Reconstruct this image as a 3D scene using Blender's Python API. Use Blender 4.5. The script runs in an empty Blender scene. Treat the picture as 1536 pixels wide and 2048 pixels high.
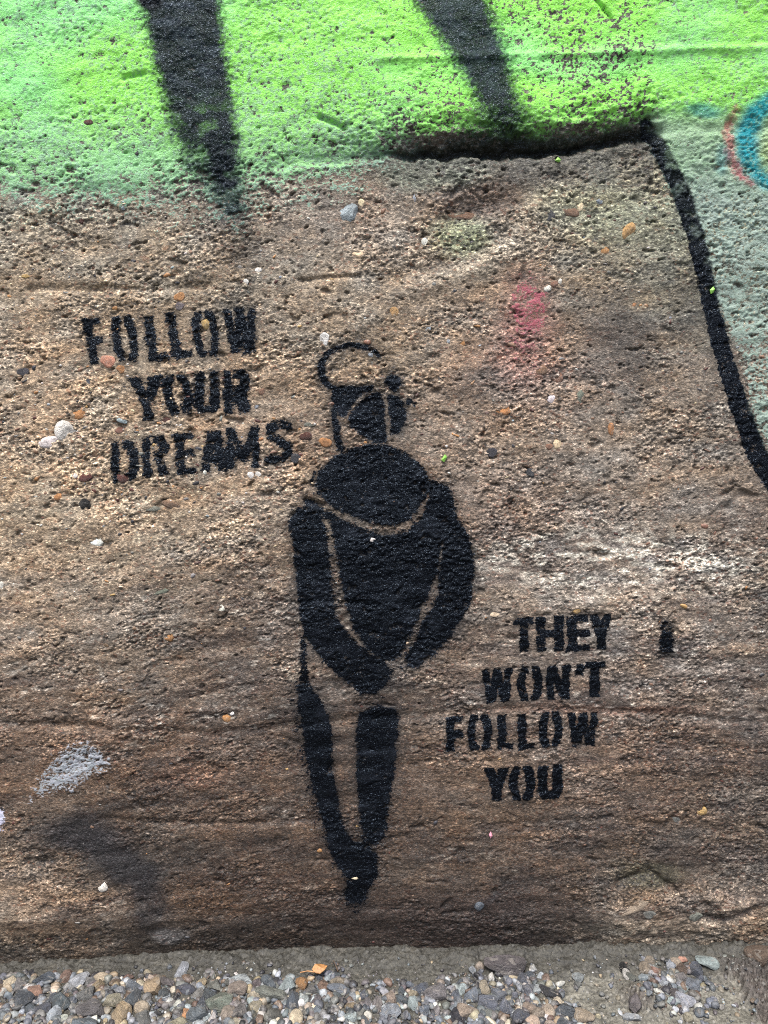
import bpy, bmesh, math, random
import numpy as np
from mathutils import Vector, Matrix, Euler

random.seed(11); rng = np.random.default_rng(5)
S = bpy.context.scene
COL = S.collection

# ------------------------------------------------------------------ camera, sky, sun, exposure
CAM_D, CAM_H, PITCH, FPX = 0.60, 0.479, math.radians(8.0), 1490.0     # metres, pixel focal length at 1536x2048
cd = bpy.data.cameras.new("camera"); cam = bpy.data.objects.new("camera", cd); COL.objects.link(cam)
cam.location = (0, -CAM_D, CAM_H); cam.rotation_euler = (math.radians(90) - PITCH, 0, 0)
cd.sensor_fit = 'VERTICAL'; cd.sensor_height = 36; cd.lens = FPX / 2048 * 36
cd.clip_start = 0.01; cd.clip_end = 200
cd.dof.use_dof = True; cd.dof.focus_distance = 0.615; cd.dof.aperture_fstop = 9.0
S.camera = cam
S.render.engine = 'CYCLES'; S.cycles.use_denoising = False; S.cycles.filter_width = 1.05

SUN_EL, SUN_AZ = math.radians(68), math.radians(196)                  # azimuth clockwise from +Y (behind the wall)
w = bpy.data.worlds.new("World"); S.world = w; w.use_nodes = True
nt = w.node_tree; bg = nt.nodes["Background"]
sky = nt.nodes.new("ShaderNodeTexSky"); sky.sky_type = 'NISHITA'; sky.sun_disc = False
sky.sun_elevation = SUN_EL; sky.sun_rotation = SUN_AZ; sky.air_density = 1.0; sky.dust_density = 4.0; sky.ozone_density = 1.0
nt.links.new(sky.outputs[0], bg.inputs[0]); bg.inputs[1].default_value = 0.06
ld = bpy.data.lights.new("sun", 'SUN'); ld.energy = 1.5; ld.angle = math.radians(30); ld.color = (1, 0.97, 0.92)
sun = bpy.data.objects.new("sun", ld); COL.objects.link(sun)
sdir = Vector((math.sin(SUN_AZ) * math.cos(SUN_EL), math.cos(SUN_AZ) * math.cos(SUN_EL), math.sin(SUN_EL)))
sun.rotation_euler = sdir.to_track_quat('Z', 'Y').to_euler()
S.view_settings.view_transform = 'Standard'; S.view_settings.look = 'None'
S.view_settings.exposure = 2.0; S.view_settings.gamma = 1; S.view_settings.use_curve_mapping = False

# ------------------------------------------------------------------ helpers
SP, CP = math.sin(PITCH), math.cos(PITCH)
def to_px(x, z, y=0.0):
    ry = y + CAM_D; rz = z - CAM_H
    dep = ry * CP - rz * SP
    return 768 + FPX * x / dep, 1024 - FPX * (ry * SP + rz * CP) / dep
def ray(px, py):
    a = (px - 768) / FPX; b = (1024 - py) / FPX
    return a, CP + b * SP, -SP + b * CP
def on_wall(px, py):
    dx, dy, dz = ray(px, py); t = CAM_D / dy
    return t * dx, CAM_H + t * dz
def on_ground(px, py, z=0.0):
    dx, dy, dz = ray(px, py); t = (z - CAM_H) / dz
    return t * dx, -CAM_D + t * dy
def tag(o, label=None, cat=None, group=None, kind=None):
    if label: o['label'] = label
    if cat: o['category'] = cat
    if group: o['group'] = group
    if kind: o['kind'] = kind
    return o
def srgb(c):
    c = np.asarray(c, float) / 255
    return np.where(c <= 0.04045, c / 12.92, ((c + 0.055) / 1.055) ** 2.4)
def lin(*c): return tuple(float(v) for v in srgb(c))

_T = [np.random.default_rng(100 + i).random((257, 257)).astype(np.float32) for i in range(12)]
for t in _T: t[256] = t[0]; t[:, 256] = t[:, 0]
def vn(x, y, s):
    x = x + s * 17.31; y = y + s * 9.73
    xf = np.floor(x); yf = np.floor(y); fx = (x - xf); fy = (y - yf)
    xi = xf.astype(np.int32) & 255; yi = yf.astype(np.int32) & 255
    fx = fx * fx * (3 - 2 * fx); fy = fy * fy * (3 - 2 * fy)
    t = _T[s % 12]
    a = t[yi, xi]; b = t[yi, xi + 1]; c = t[yi + 1, xi]; d = t[yi + 1, xi + 1]
    return ((a + (b - a) * fx) * (1 - fy) + (c + (d - c) * fx) * fy) * 2 - 1
def fbm(x, y, s, n=4, g=0.5):
    o = 0; a = 1; t = 0
    for i in range(n):
        ca, sa = math.cos(0.6 * i), math.sin(0.6 * i)
        o = o + a * vn(x * ca - y * sa, x * sa + y * ca, s + i * 3); t += a; a *= g; x = x * 2.03; y = y * 2.03
    return o / t
def sm(a, b, v):
    t = np.clip((v - a) / (b - a), 0, 1); return t * t * (3 - 2 * t)

# ------------------------------------------------------------------ wall grid (fine where the photo looks, coarse beyond)
def spread(lo, hi, step, far, growth):
    c = list(np.arange(lo, hi + step / 2, step))
    d = step; v = hi
    while v < far[1]: d *= growth; v += d; c.append(v)
    d = step; v = lo; pre = []
    while v > far[0]: d *= growth; v -= d; pre.append(v)
    return np.array(pre[::-1] + c)
STEP = 0.00072
gx = spread(-0.362, 0.362, STEP, (-1.9, 1.9), 1.12)
gz = spread(-0.022, 0.790, STEP, (-0.12, 2.3), 1.12)
NX, NZ = len(gx), len(gz)
X, Z = np.meshgrid(gx, gz); X = X.astype(np.float64); Z = Z.astype(np.float64)
Zc = np.maximum(Z, -0.05)
U, V = to_px(X, Zc)
V = np.where(Z > 1.0, -700 + 0 * V, V)
mm = 1000.0
xm, zm = X * mm, Z * mm
fine = ((np.abs(X) < 0.375) & (Z < 0.80)).astype(float)               # grain only where the grid can carry it

# domain-warped pixel coordinates: spray on rough concrete has a ragged edge
ju = fbm(xm / 2.6, zm / 2.2, 1, 3, 0.7) * 2.9 + fbm(xm / 9, zm / 7, 2, 2) * 1.6
jv = fbm(xm / 3.0, zm / 1.9, 4, 3, 0.7) * 2.9 + fbm(xm / 9, zm / 7, 5, 2) * 1.4
UJ, VJ = U + ju, V + jv
ub = U + fbm(xm / 60, zm / 40, 6, 4) * 95; vb = V + fbm(xm / 70, zm / 30, 7, 4) * 60

# ------------------------------------------------------------------ relief (millimetres, towards the viewer)
slant = zm - 0.16 * xm * sm(1100, 100, U)                             # the wash lines climb to the right on the left side
H = fbm(xm / 210, zm / 150, 8, 3) * 4.5
lowk = 0.35 + 0.65 * sm(850, 1300, V)
H += fbm(xm / 85, slant / 15, 9, 3) * 1.1 * lowk
H += fbm(xm / 22, slant / 10, 10, 3) * 1.0 * fine * lowk + fbm(xm / 17, zm / 13, 5, 3) * 1.2 * fine * (1.3 - lowk)
g1 = fbm(xm / 3.3, slant / 2.1, 11, 3, 0.66)
g2 = vn(xm / 1.9, slant / 1.35, 12)
g3 = fbm(xm / 9.5, slant / 5.5, 3, 2)
grain = g1 * 0.92 + g2 * 0.52 + g3 * 0.42
smooth_low = sm(1380, 1560, V + fbm(xm / 40, zm / 30, 2, 2) * 120)    # the lower wall is worn smoother
greenz = sm(330, 200, V + fbm(xm / 30, zm / 20, 3, 3) * 45)
worn = sm(-.25, .35, fbm(xm / 38, zm / 26, 4, 3))
amp = (1.0 - 0.35 * smooth_low) * (0.28 + 0.84 * worn) * (1 - 0.58 * greenz)
H += grain * amp * fine * 1.12
pit = np.clip(-(fbm(xm / 6, slant / 3.6, 6, 3, 0.6)) - 0.38, 0, 1)
H -= pit * 7 * fine * (1 - 0.5 * smooth_low) * (1 - .75 * greenz)
pit2 = np.clip(fbm(xm / 14, zm / 10, 7, 2) - 0.55, 0, 1); H -= pit2 * 7 * fine * (1 - .6 * greenz)
# the upper painted course stands proud of the brown face: lip, undercut and ledge
lipy = np.interp(U, [-900, 500, 760, 900, 1040, 1180, 1290, 1340, 1500, 2400], [330, 330, 303, 297, 293, 282, 262, 250, 250, 250])
lipy = lipy + fbm(xm / 12, zm / 50, 4, 4, .65) * 15
lipk = np.interp(U, [-900, 450, 760, 860, 1240, 1300, 1340, 2400], [0.0, 0.0, 0.35, 1, 1, 0.8, 0.12, 0.10])
dv = V - lipy
prof = np.interp(dv, [-75, -40, -12, 0, 9, 20, 70, 600], [0, -3, -9, -14, -15, -5.5, -4, 0])
lipn = np.exp(-((dv + 25) / 45) ** 2) * lipk * fine
H += lipn * (fbm(xm / 9, zm / 6, 2, 4, .65) * 4.5 + g1 * .8)
H += prof * lipk + (1 - lipk) * np.interp(dv, [-200, 120], [3, 0])
# shallow scar below the lip, running up to the right; horizontal chips
def ridge(pts, wpx, h):
    global H
    d = np.full(U.shape, 1e9)
    for (x0, y0), (x1, y1) in zip(pts[:-1], pts[1:]):
        l2 = (x1 - x0) ** 2 + (y1 - y0) ** 2
        t = np.clip(((UJ - x0) * (x1 - x0) + (VJ - y0) * (y1 - y0)) / l2, 0, 1)
        d = np.minimum(d, np.hypot(UJ - x0 - t * (x1 - x0), VJ - y0 - t * (y1 - y0)))
    H += h * np.exp(-(d / wpx) ** 2)
ridge([(800, 585), (930, 545), (1030, 490), (1080, 420)], 22, 2.6)
ridge([(800, 560), (940, 520), (1040, 450)], 26, -2.4)
ridge([(900, 440), (1000, 400)], 34, -4.0)
ridge([(60, 578), (230, 580), (330, 577), (420, 572)], 9, -2.0)
ridge([(600, 560), (720, 552)], 6, -2.0)
ridge([(760, 118), (1000, 108), (1540, 98)], 8, 1.3)
ridge([(1000, 1418), (1250, 1425), (1400, 1440), (1600, 1450)], 8, -1.5)
ridge([(100, 1458), (420, 1468), (560, 1455), (760, 1435), (980, 1425)], 9, -1.2)
ridge([(200, 1640), (420, 1650), (640, 1640)], 7, -1.4)
ridge([(0, 1450), (200, 1455)], 8, -2.0)
ridge([(1000, 1650), (1200, 1640), (1330, 1650)], 9, -1.2)
ridge([(580, 1210), (640, 1200), (760, 1210)], 6, -1.5)
ridge([(612, 1001), (645, 1012)], 6, -3.6)
ridge([(640, 235), (690, 255)], 5, -3.0)
ridge([(1195, 0), (1222, 35)], 4, -2.5)
ridge([(250, 158), (290, 150)], 5, -2.0)
ridge([(1240, 1760), (1300, 1745), (1345, 1775), (1360, 1800)], 8, -3.0)
ridge([(1400, 1770), (1440, 1810), (1490, 1800)], 12, 3.5)
ridge([(1400, 1830), (1460, 1835), (1500, 1815)], 8, -4.5)
# broken corner lower right, undercut foot of the wall
edge = sm(1215, 1232, UJ + (VJ - 1800) * 0.05) * sm(1760, 1800, VJ)
H += edge * 3.0
H += np.interp(V, [1840, 1900, 1960], [0, -5, -9]) + fbm(xm / 6, zm / 5, 8, 3) * 1.6 * sm(1740, 1850, V) * sm(1150, 1300, U)

# ------------------------------------------------------------------ stain colours of the bare concrete (its own pigment)
CX = [0, 256, 512, 768, 1024, 1280, 1536]
CY = [-600, 400, 560, 720, 880, 1040, 1200, 1360, 1500, 1620, 1720, 1820, 1900]
CM = np.array([
 [(128,120,98)]*7,
 [(135,125,105),(130,115,95),(125,110,95),(135,115,98),(125,115,100),(125,118,95),(120,130,110)],
 [(135,115,92),(130,112,90),(125,108,88),(130,115,98),(115,98,80),(105,92,75),(115,125,105)],
 [(145,122,98),(150,126,100),(140,118,95),(125,105,82),(125,100,85),(95,82,70),(120,105,90)],
 [(155,130,105),(155,130,103),(145,120,98),(125,103,85),(128,108,90),(130,112,95),(120,105,90)],
 [(155,130,102),(150,125,98),(135,112,90),(110,90,72),(115,95,82),(130,112,95),(110,92,78)],
 [(145,122,98),(130,108,86),(105,86,70),(100,82,66),(125,108,92),(135,118,102),(120,105,90)],
 [(120,98,78),(110,90,70),(95,76,62),(100,82,66),(115,92,74),(115,95,80),(105,88,74)],
 [(115,85,62),(110,80,58),(100,74,55),(100,78,60),(125,98,76),(115,88,68),(90,72,60)],
 [(110,82,58),(88,66,48),(92,68,50),(105,78,55),(110,84,62),(95,74,60),(100,82,66)],
 [(115,92,70),(62,50,40),(85,62,44),(95,72,52),(92,70,54),(85,68,54),(100,84,70)],
 [(130,105,80),(95,72,54),(72,50,36),(75,55,40),(65,48,38),(115,95,75),(115,95,75)],
 [(70,58,45),(65,52,40),(60,46,36),(55,44,34),(50,40,32),(105,92,75),(95,82,68)]], float)
CMG = CM.mean(-1, keepdims=True); CML = srgb(np.clip((CM * 0.78 + CMG * 0.22) * np.array([1.05, 1.055, 1.04]), 0, 255))
def cmap(u, v):
    uu = np.interp(u, CX, range(7)); vv = np.interp(v, CY, range(13))
    ui = np.minimum(uu.astype(int), 5); vi = np.minimum(vv.astype(int), 11)
    fu = (uu - ui)[..., None]; fv = (vv - vi)[..., None]
    return (CML[vi, ui] * (1 - fu) + CML[vi, ui + 1] * fu) * (1 - fv) + (CML[vi + 1, ui] * (1 - fu) + CML[vi + 1, ui + 1] * fu) * fv
stain = cmap(ub, vb)
GAIN = 0.86
keep = np.maximum(sm(1200, 1240, ub * .3 + UJ * .7) * sm(1745, 1800, vb), sm(330, 180, ub) * sm(1700, 1780, vb))
stain = stain * (1 - 0.26 * sm(1250, 1560, vb) * (1 - 1.3 * keep))[..., None] * (1 - 0.0 * sm(1560, 1760, vb) * sm(1300, 1150, ub))[..., None]
bands = 0.7 * fbm(xm / 60, slant / 11, 1, 4, 0.66) * sm(1000, 1250, V + 0.12 * U)
stain = stain * (1 + 0.55 * bands[..., None])
lowz = sm(950, 1350, V + .1 * U)
dampb = sm(.02, .38, fbm(xm / 62, slant / 10, 7, 4, .6)) * lowz
stain = stain * (1 - dampb[..., None] * np.array([.42, .44, .42]))
CG = stain.mean(-1, keepdims=True); stain = stain + (CG * np.array([1.06, .99, .95]) - stain) * (0.20 * lowz)[..., None]
streak_m = sm(.16, .46, fbm(xm / 8, slant / 2.6, 9, 4, .66)) * lowz * (1 - .72 * sm(1380, 1560, V)) * (.5 + .9 * sm(-.1, .4, fbm(xm / 60, zm / 22, 3, 3)))
stain = stain + (np.array(lin(196, 184, 168)) - stain) * (streak_m * .42)[..., None]
blot = fbm(xm / 16, slant / 9, 5, 4, 0.6)
stain = stain * (1 + 0.45 * blot[..., None])
rust = fbm(xm / 26, slant / 15, 2, 3)
stain = stain * (1 + np.stack([0.14 * rust, 0 * rust, -0.16 * rust], -1))
def mixc(mask, col, k=1.0):
    global stain
    m = (np.clip(mask, 0, 1) * k)[..., None]; stain = stain * (1 - m) + np.array(col) * m
# darker smudges in the concrete
def blob(cx, cy, rx, ry, soft=0.5, rot=0.0):
    c, s = math.cos(rot), math.sin(rot); dx, dy = ub * 0.35 + UJ * 0.65 - cx, vb * 0.35 + VJ * 0.65 - cy
    r = np.hypot((dx * c + dy * s) / rx, (-dx * s + dy * c) / ry)
    return 1 - sm(1 - soft, 1 + soft, r)
for b in [((160, 1670, 105, 38), 0.95), ((255, 1735, 80, 44, 0.5, 0.6), 0.9), ((295, 1810, 36, 60), 0.7), ((970, 1800, 34, 11, 0.5, -0.8), 0.9),
          ((1255, 660, 75, 55), 0.34), ((1300, 730, 60, 30), 0.3), ((1375, 600, 40, 60), .3), ((1160, 1690, 50, 18), .5),
          ((330, 1570, 40, 16), .3), ((1050, 345, 90, 30), 0.45), ((960, 780, 60, 40), .3), ((770, 1395, 90, 30), .35)]:
    mixc(blob(*b[0]), lin(32, 30, 32), b[1])
mixc(blob(930, 1838, 330, 62, 0.35) * (1 - sm(1212, 1232, UJ)), lin(50, 41, 38), 0.55)
mixc(blob(560, 1750, 170, 60, .7), lin(58, 44, 36), 0.35)
mixc(blob(760, 1560, 130, 130, .8), lin(70, 52, 42), 0.25)
mixc(blob(330, 1878, 36, 14), lin(105, 102, 100), 0.8)
mixc(blob(1190, 1422, 200, 12), lin(118, 84, 68), 0.35)
mixc(blob(380, 1545, 60, 26), lin(118, 86, 70), 0.25)
mixc(blob(420, 1800, 90, 40), lin(84, 62, 42), 0.35)
mixc(blob(960, 395, 90, 40), lin(70, 42, 28), 0.6)
mixc(blob(850, 330, 110, 36), lin(130, 150, 128), 0.55)
mixc(blob(930, 470, 55, 40), lin(118, 135, 95), 0.5)
mixc(blob(1190, 420, 120, 60), lin(140, 145, 118), 0.4)
mixc(blob(1000, 520, 130, 26, 0.6, -0.45), lin(160, 150, 132), 0.5)
mixc(blob(1290, 1745, 60, 26), lin(66, 64, 50), 0.7)
mixc(blob(1250, 1120, 270, 60, 0.7) * sm(-.1, .35, fbm(xm / 9, zm / 4, 3, 3)), lin(214, 208, 192), 0.6)
mixc(blob(300, 1000, 330, 150, 0.8) * sm(.05, .5, fbm(xm / 8, slant / 4, 4, 3)), lin(205, 188, 160), 0.4)
# steps under the lip: the stain darkens towards the crack
mixc(np.exp(-((dv - 2) / 13) ** 2), lin(22, 20, 17), 0.85 * 1.0 * 1.0) if False else None
lip_dark = np.exp(-((dv + 2) / 20) ** 2) * lipk
stain = stain * (1 - 0.7 * lip_dark[..., None])

mixc(sm(420, 300, vb) * (U < 1310), (.050, .048, .040), .75)
# ------------------------------------------------------------------ paint
paint = np.zeros(U.shape + (3,)); cover = np.zeros(U.shape)
PARTS = []                                                            # (name, parent key, label, mask)
def lay(mask, col, k=1.0):
    """one coat of spray on top of what is there"""
    global paint, cover
    m = np.clip(mask * k, 0, 1); c2 = m + cover * (1 - m)
    wgt = np.where(c2 > 1e-4, m / np.maximum(c2, 1e-4), 0)[..., None]
    paint = paint * (1 - wgt) + np.array(col) * wgt; cover = c2
def sd_poly(P, u, v):
    P = [np.array(p, float) for p in P]; d = np.full(u.shape, 1e18); s = np.zeros(u.shape, bool)
    for a, b in zip(P, P[1:] + P[:1]):
        e = b - a; wx = u - a[0]; wy = v - a[1]
        t = np.clip((wx * e[0] + wy * e[1]) / max(e @ e, 1e-9), 0, 1)
        d = np.minimum(d, (wx - e[0] * t) ** 2 + (wy - e[1] * t) ** 2)
        c = (a[1] > v) != (b[1] > v)
        s ^= c & (u < e[0] * (v - a[1]) / (e[1] if abs(e[1]) > 1e-9 else 1e-9) + a[0])
    d = np.sqrt(d); return np.where(s, -d, d)
def sd_line(P, r, u, v):
    d = np.full(u.shape, 1e18); rr = r if isinstance(r, (list, tuple)) else [r] * len(P)
    for (a, b, r0, r1) in zip(P[:-1], P[1:], rr[:-1], rr[1:]):
        ex, ey = b[0] - a[0], b[1] - a[1]
        t = np.clip(((u - a[0]) * ex + (v - a[1]) * ey) / max(ex * ex + ey * ey, 1e-9), 0, 1)
        d = np.minimum(d, np.hypot(u - a[0] - ex * t, v - a[1] - ey * t) - (r0 + (r1 - r0) * t))
    return d
def windowed(pts, margin, fn):
    """evaluate fn only where the pixels lie near pts"""
    p = np.array(pts, float); m = (U > p[:, 0].min() - margin) & (U < p[:, 0].max() + margin) & (V > p[:, 1].min() - margin) & (V < p[:, 1].max() + margin)
    out = np.full(U.shape, 1e4); out[m] = fn(UJ[m], VJ[m]); return out
def poly(P, soft=5, off=0): d = windowed(P, 90, lambda u, v: sd_poly(P, u, v)); return 1 - sm(-soft + off, soft + off, d), d
def line(P, r, soft=5): d = windowed(P, 120, lambda u, v: sd_line(P, r, u, v)); return 1 - sm(-soft, soft, d), d

BLACK = (0.002, 0.0023, 0.0035)
STREAK = np.array((0.004, 0.005, 0.008)) + np.array((0.014, 0.018, 0.028)) * (sm(-.2, .5, fbm(xm / 12, zm / 6, 7, 3)) * sm(260, 120, V))[..., None]  # bluish sheen of the sky mixed into the black towards the top
stipn = fbm(xm / 1.9, zm / 1.6, 10, 2, .7)
def stip(m): return sm(.06, .92, m + stipn * .42 * (4 * m * (1 - m)))
# green course
gb = np.interp(ub, [-400, 0, 250, 430, 600, 760, 830, 1300, 1330, 1600], [395, 385, 400, 385, 375, 320, 300, 262, 330, 330])
gsoft = np.interp(U, [0, 700, 830, 1290, 1340], [95, 90, 22, 28, 80])
gd = (VJ * 0.5 + vb * 0.5) - gb + 18
gmask = 1 - sm(-1, 0.55, gd / gsoft)
yel = sm(-0.5, 0.6, fbm(xm / 70, zm / 45, 9, 2) - .12 + 0.62 * sm(0, 700, U))[..., None]
GREEN = np.array((0.29, 0.80, 0.24)) * (1 - yel) + np.array((0.30, 0.80, 0.10)) * yel
pale = sm(170, 330, V)[..., None]
GREEN = GREEN * (1 - 0.62 * pale) + np.array((0.28, 0.52, 0.24)) * 0.62 * pale
mist = (1 - sm(-1, 1, (vb - gb - 26) / 110)) * np.interp(U, [0, 720, 860, 1290, 1340], [1, 1, 0.1, 0.1, 1])
lay(np.clip(mist, 0, 1) ** 0.8, (0.22, 0.34, 0.26), 0.60)
holes = sm(.08, .36, fbm(xm / 1.75, zm / 1.5, 8, 3, .65) + .26 * fbm(xm / 42, zm / 24, 2, 3) + .10 * sm(150, 320, V) + .05 * sm(250, 700, U) * sm(40, 160, V) - .0)
lay(gmask * (1 - 0.75 * holes), GREEN, 0.84)
# grey green field to the right of the black line
LN = [(1297, 242), (1325, 300), (1365, 380), (1395, 480), (1415, 570), (1440, 680), (1475, 800), (1510, 900), (1560, 985), (1620, 1080)]
fx = np.interp(V, [200, 240, 300, 560, 700, 830, 950, 1000], [1300, 1300, 1325, 1420, 1478, 1505, 1560, 1700])
fmask = sm(-12, 14, UJ - fx) * sm(200, 265, V + 0 * U) * (1 - sm(880, 1050, V))
lay(fmask * (1 - .6 * holes), (0.25, 0.32, 0.27), 0.86)
lay(fmask * (1 - sm(240, 420, vb)), (0.28, 0.45, 0.22), 0.5)
# teal ring with a red rim, cut by the photo's right side
tm, td = line([(1640, 150), (1560, 190), (1512, 225), (1494, 270), (1500, 320), (1545, 358), (1620, 380)], 21, 13)
rm_, rd = line([(1472, 215), (1458, 260), (1462, 305), (1480, 345), (1510, 368)], [6, 9, 10, 8, 4], 12)
lay(tm * (1 - .5 * holes), (0.008, 0.24, 0.29), 0.95); lay(stip(rm_ * .8), (0.42, 0.05, 0.09), 0.66)
lay(blob(1395, 224, 32, 14), (0.02, 0.22, 0.24), 0.6); lay(blob(1440, 320, 16, 26), (0.05, 0.25, 0.3), 0.35)
lay(blob(1560, 300, 30, 40), (0.35, 0.45, 0.15), 0.5)
# pink splash
pm, pd = poly([(1042, 540), (1066, 545), (1078, 572), (1096, 582), (1096, 625), (1086, 662), (1050, 664), (1020, 640), (1026, 590)], 10)
lay(pm * (.92 + .4 * fbm(xm / 8, zm / 5, 5, 2)), (0.34, 0.10, 0.12), 0.56); lay(blob(1060, 690, 40, 55, 0.8), (0.27, 0.10, 0.11), 0.36)
mixc(blob(1055, 650, 52, 100, .8), lin(150, 92, 86), .35)
# white scrape
wm, wd = poly([(92, 1532), (130, 1492), (172, 1478), (196, 1500), (222, 1522), (218, 1542), (172, 1556), (152, 1582), (92, 1590), (58, 1604), (70, 1568)], 20)
lay(wm, (0.32, 0.34, 0.37), 0.60); lay(blob(2, 1635, 12, 22), (0.5, 0.5, 0.62), 0.8)
# streaks over the green
s1, sd1 = poly([(262, -260), (282, 0), (300, 90), (322, 180), (340, 260), (362, 330), (410, 400), (455, 470), (476, 535), (498, 500), (488, 390), (478, 290), (466, 180), (452, 90), (444, 0), (430, -260)], 26)
lay(stip(s1 * (1 - 0.5 * sm(190, 420, V) * sm(30, -30, U - (330 + V * 0.27))) * (1 - sm(330, 540, V))) * (1 - .32 * sm(170, 300, V) * sm(-.1, .4, fbm(xm / 9, zm / 6, 4, 3))), STREAK, 0.985)
lay(blob(310, 6, 34, 22, 0.3), BLACK, 1)
s2, sd2 = poly([(640, -260), (805, -20), (838, 20), (890, 95), (935, 165), (965, 235), (1000, 285), (1052, 285), (1046, 215), (1018, 110), (978, 0), (900, -260)], 32)
lay(stip(s2 * (1 - 0.45 * sm(150, 300, V))), STREAK, 0.97)
lay(blob(1000, 250, 80, 45, 0.7), BLACK, 0.6)
lip_dark2 = sm(-60, -6, dv) * (1 - sm(6, 30, dv)) * lipk * (lipk > 0.2)  # darker coat from just above the lip down past the crack
lay(np.exp(-((dv - 1) / 7) ** 2) * lipk * (lipk > .3), (.004, .004, .004), .97)  # thin black line along the crack
lay(lip_dark2 * (0.70 + 0.5 * fbm(xm / 8, zm / 5, 9, 3)) * (1 - .8 * sm(.12, .4, fbm(xm / 2.4, zm / 1.8, 3, 3, .65))), (0.02, 0.019, 0.014), 0.9)
ln, lnd = line(LN, [11, 17, 19, 18, 17, 18, 19, 20, 21, 22], 5)
lay(stip(ln) * (1 - .30 * sm(.05, .5, fbm(xm / 9, zm / 7, 6, 3))), BLACK, 0.97)
PARTS += [("grey_green_paint", None, "field of pale grey green paint right of the black line", (fmask > 0.5)),
          ("green_paint", None, "bright lime green paint covering the upper wall", (gmask > 0.5)),
          ("teal_paint", None, "teal curved stroke at the right edge", td < 0), ("red_paint", None, "red rim left of the teal stroke", rd < 0),
          ("pink_paint", None, "faded pink splash of paint", pd < 0), ("white_paint", None, "scraped patch of white paint low on the left", wd < 0),
          ("black_streak", None, "left black sprayed streak over the green", sd1 < 0), ("black_streak", None, "right black sprayed streak over the green", sd2 < 0),
          ("black_line", None, "long black line slanting down the right side", lnd < 0)]

# ---- stencilled figure
def z4(P): return [(560 + .2865 * a, 640 + .2865 * b) for a, b in P]
def z5(P): return [(540 + .2995 * a, 960 + .2995 * b) for a, b in P]
def z6(P): return [(540 + .3028 * a, 1240 + .3028 * b) for a, b in P]
DUST = sm(.05, .55, fbm(xm / 26, zm / 12, 6, 4, .65))[..., None]
BLACKV = np.array(BLACK) + DUST * np.array((.011, .013, .017))
THIN = 1 - .22 * sm(.1, .5, fbm(xm / 14, zm / 9, 11, 3))
halo = np.zeros(U.shape)
def add_halo(d, r, k):
    global halo
    halo = np.maximum(halo, np.exp(-np.clip(d, 0, 900) / r) * k)
def figure(name, m, d, k=0.92, label=None):
    if d.min() < -28: m = 1 - sm(-4, 8, d)
    lay(np.exp(-np.clip(d, 0, 300) / 8) * (d < 200), BLACK, .16)
    add_halo(d, 14, .78); lay(m * THIN, BLACKV, k); PARTS.append((name, "figure", label, d < 0))
haze = []
m, d = line(z4([(690, 245), (640, 205), (560, 180), (480, 178), (400, 195), (330, 240), (292, 300), (288, 370), (310, 430), (352, 470)]), [4, 5.5, 6, 6, 5.5, 6, 7, 7, 7, 5], 4)
figure("hair_outline", m, d, .93)
m, d = poly(z4([(368, 462), (650, 460), (640, 492), (582, 512), (528, 562), (482, 630), (456, 676), (425, 676), (392, 620), (368, 560)]), 4); figure("hair", m, d)
m, d = poly(z4([(650, 515), (694, 512), (716, 570), (728, 650), (735, 760), (735, 852), (655, 850), (570, 800), (498, 740), (494, 680), (545, 600), (600, 545)]), 4); figure("face", m, d)
m, d = poly(z4([(745, 525), (825, 530), (872, 580), (888, 650), (872, 730), (832, 792), (772, 802), (768, 700), (758, 600)]), 4); figure("face", m, d)
m, d = poly(z4([(730, 430), (745, 395), (790, 375), (838, 400), (850, 445), (825, 480), (800, 505), (765, 480)]), 4); figure("forehead", m, d, .95)
m, d = line(z4([(372, 540), (376, 650), (392, 740), (400, 820), (425, 900)]), [4.5, 5, 6, 6, 6], 4); figure("neck_line", m, d, .9)
m, d = poly(z4([(380, 960), (480, 915), (600, 882), (740, 880), (860, 920), (950, 990), (1010, 1060), (1034, 1140), (1005, 1240), (960, 1310), (900, 1380), (800, 1418), (700, 1412), (580, 1385), (440, 1330), (350, 1275), (285, 1210), (250, 1130), (272, 1060)]), 5); figure("collar", m, d)
m, d = line(z4([(240, 1060), (215, 1140)]), [3, 4], 4); lay(m, BLACK, .7)
m, d = line(z5([(238, 145), (300, 180), (345, 215), (430, 262)]), [3.5, 6, 6, 5], 4); figure("shoulder", m, d)
m, d = poly(z5([(150, 230), (200, 192), (285, 198), (335, 245), (362, 330), (380, 450), (396, 600), (402, 720), (415, 830), (445, 930), (500, 1010), (572, 1090), (650, 1165), (755, 1225), (802, 1290), (765, 1370), (700, 1422), (610, 1418), (540, 1360), (450, 1290), (360, 1195), (285, 1100), (238, 1020), (214, 900), (195, 760), (178, 600), (158, 430), (140, 320)]), 5); figure("arm", m, d)
m, d = poly(z5([(395, 232), (540, 308), (650, 358), (800, 386), (930, 356), (1000, 282), (1050, 200), (1100, 180), (1160, 380), (1130, 470), (1108, 600), (1075, 700), (1030, 800), (985, 900), (940, 1000), (900, 1090), (860, 1160), (830, 1195), (760, 1205), (670, 1130), (590, 1030), (550, 930), (520, 820), (498, 700), (462, 560), (442, 400), (420, 300)]), 5); figure("torso", m, d, .96)
m, d = line(z5([(400, 262), (540, 312), (640, 345)]), [5, 6, 4], 4); lay(m, BLACK, .42)
m, d = line(z5([(640, 345), (800, 368), (930, 345), (1000, 270)]), [4, 5, 5, 4], 5); lay(m, BLACK, .22)
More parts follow.
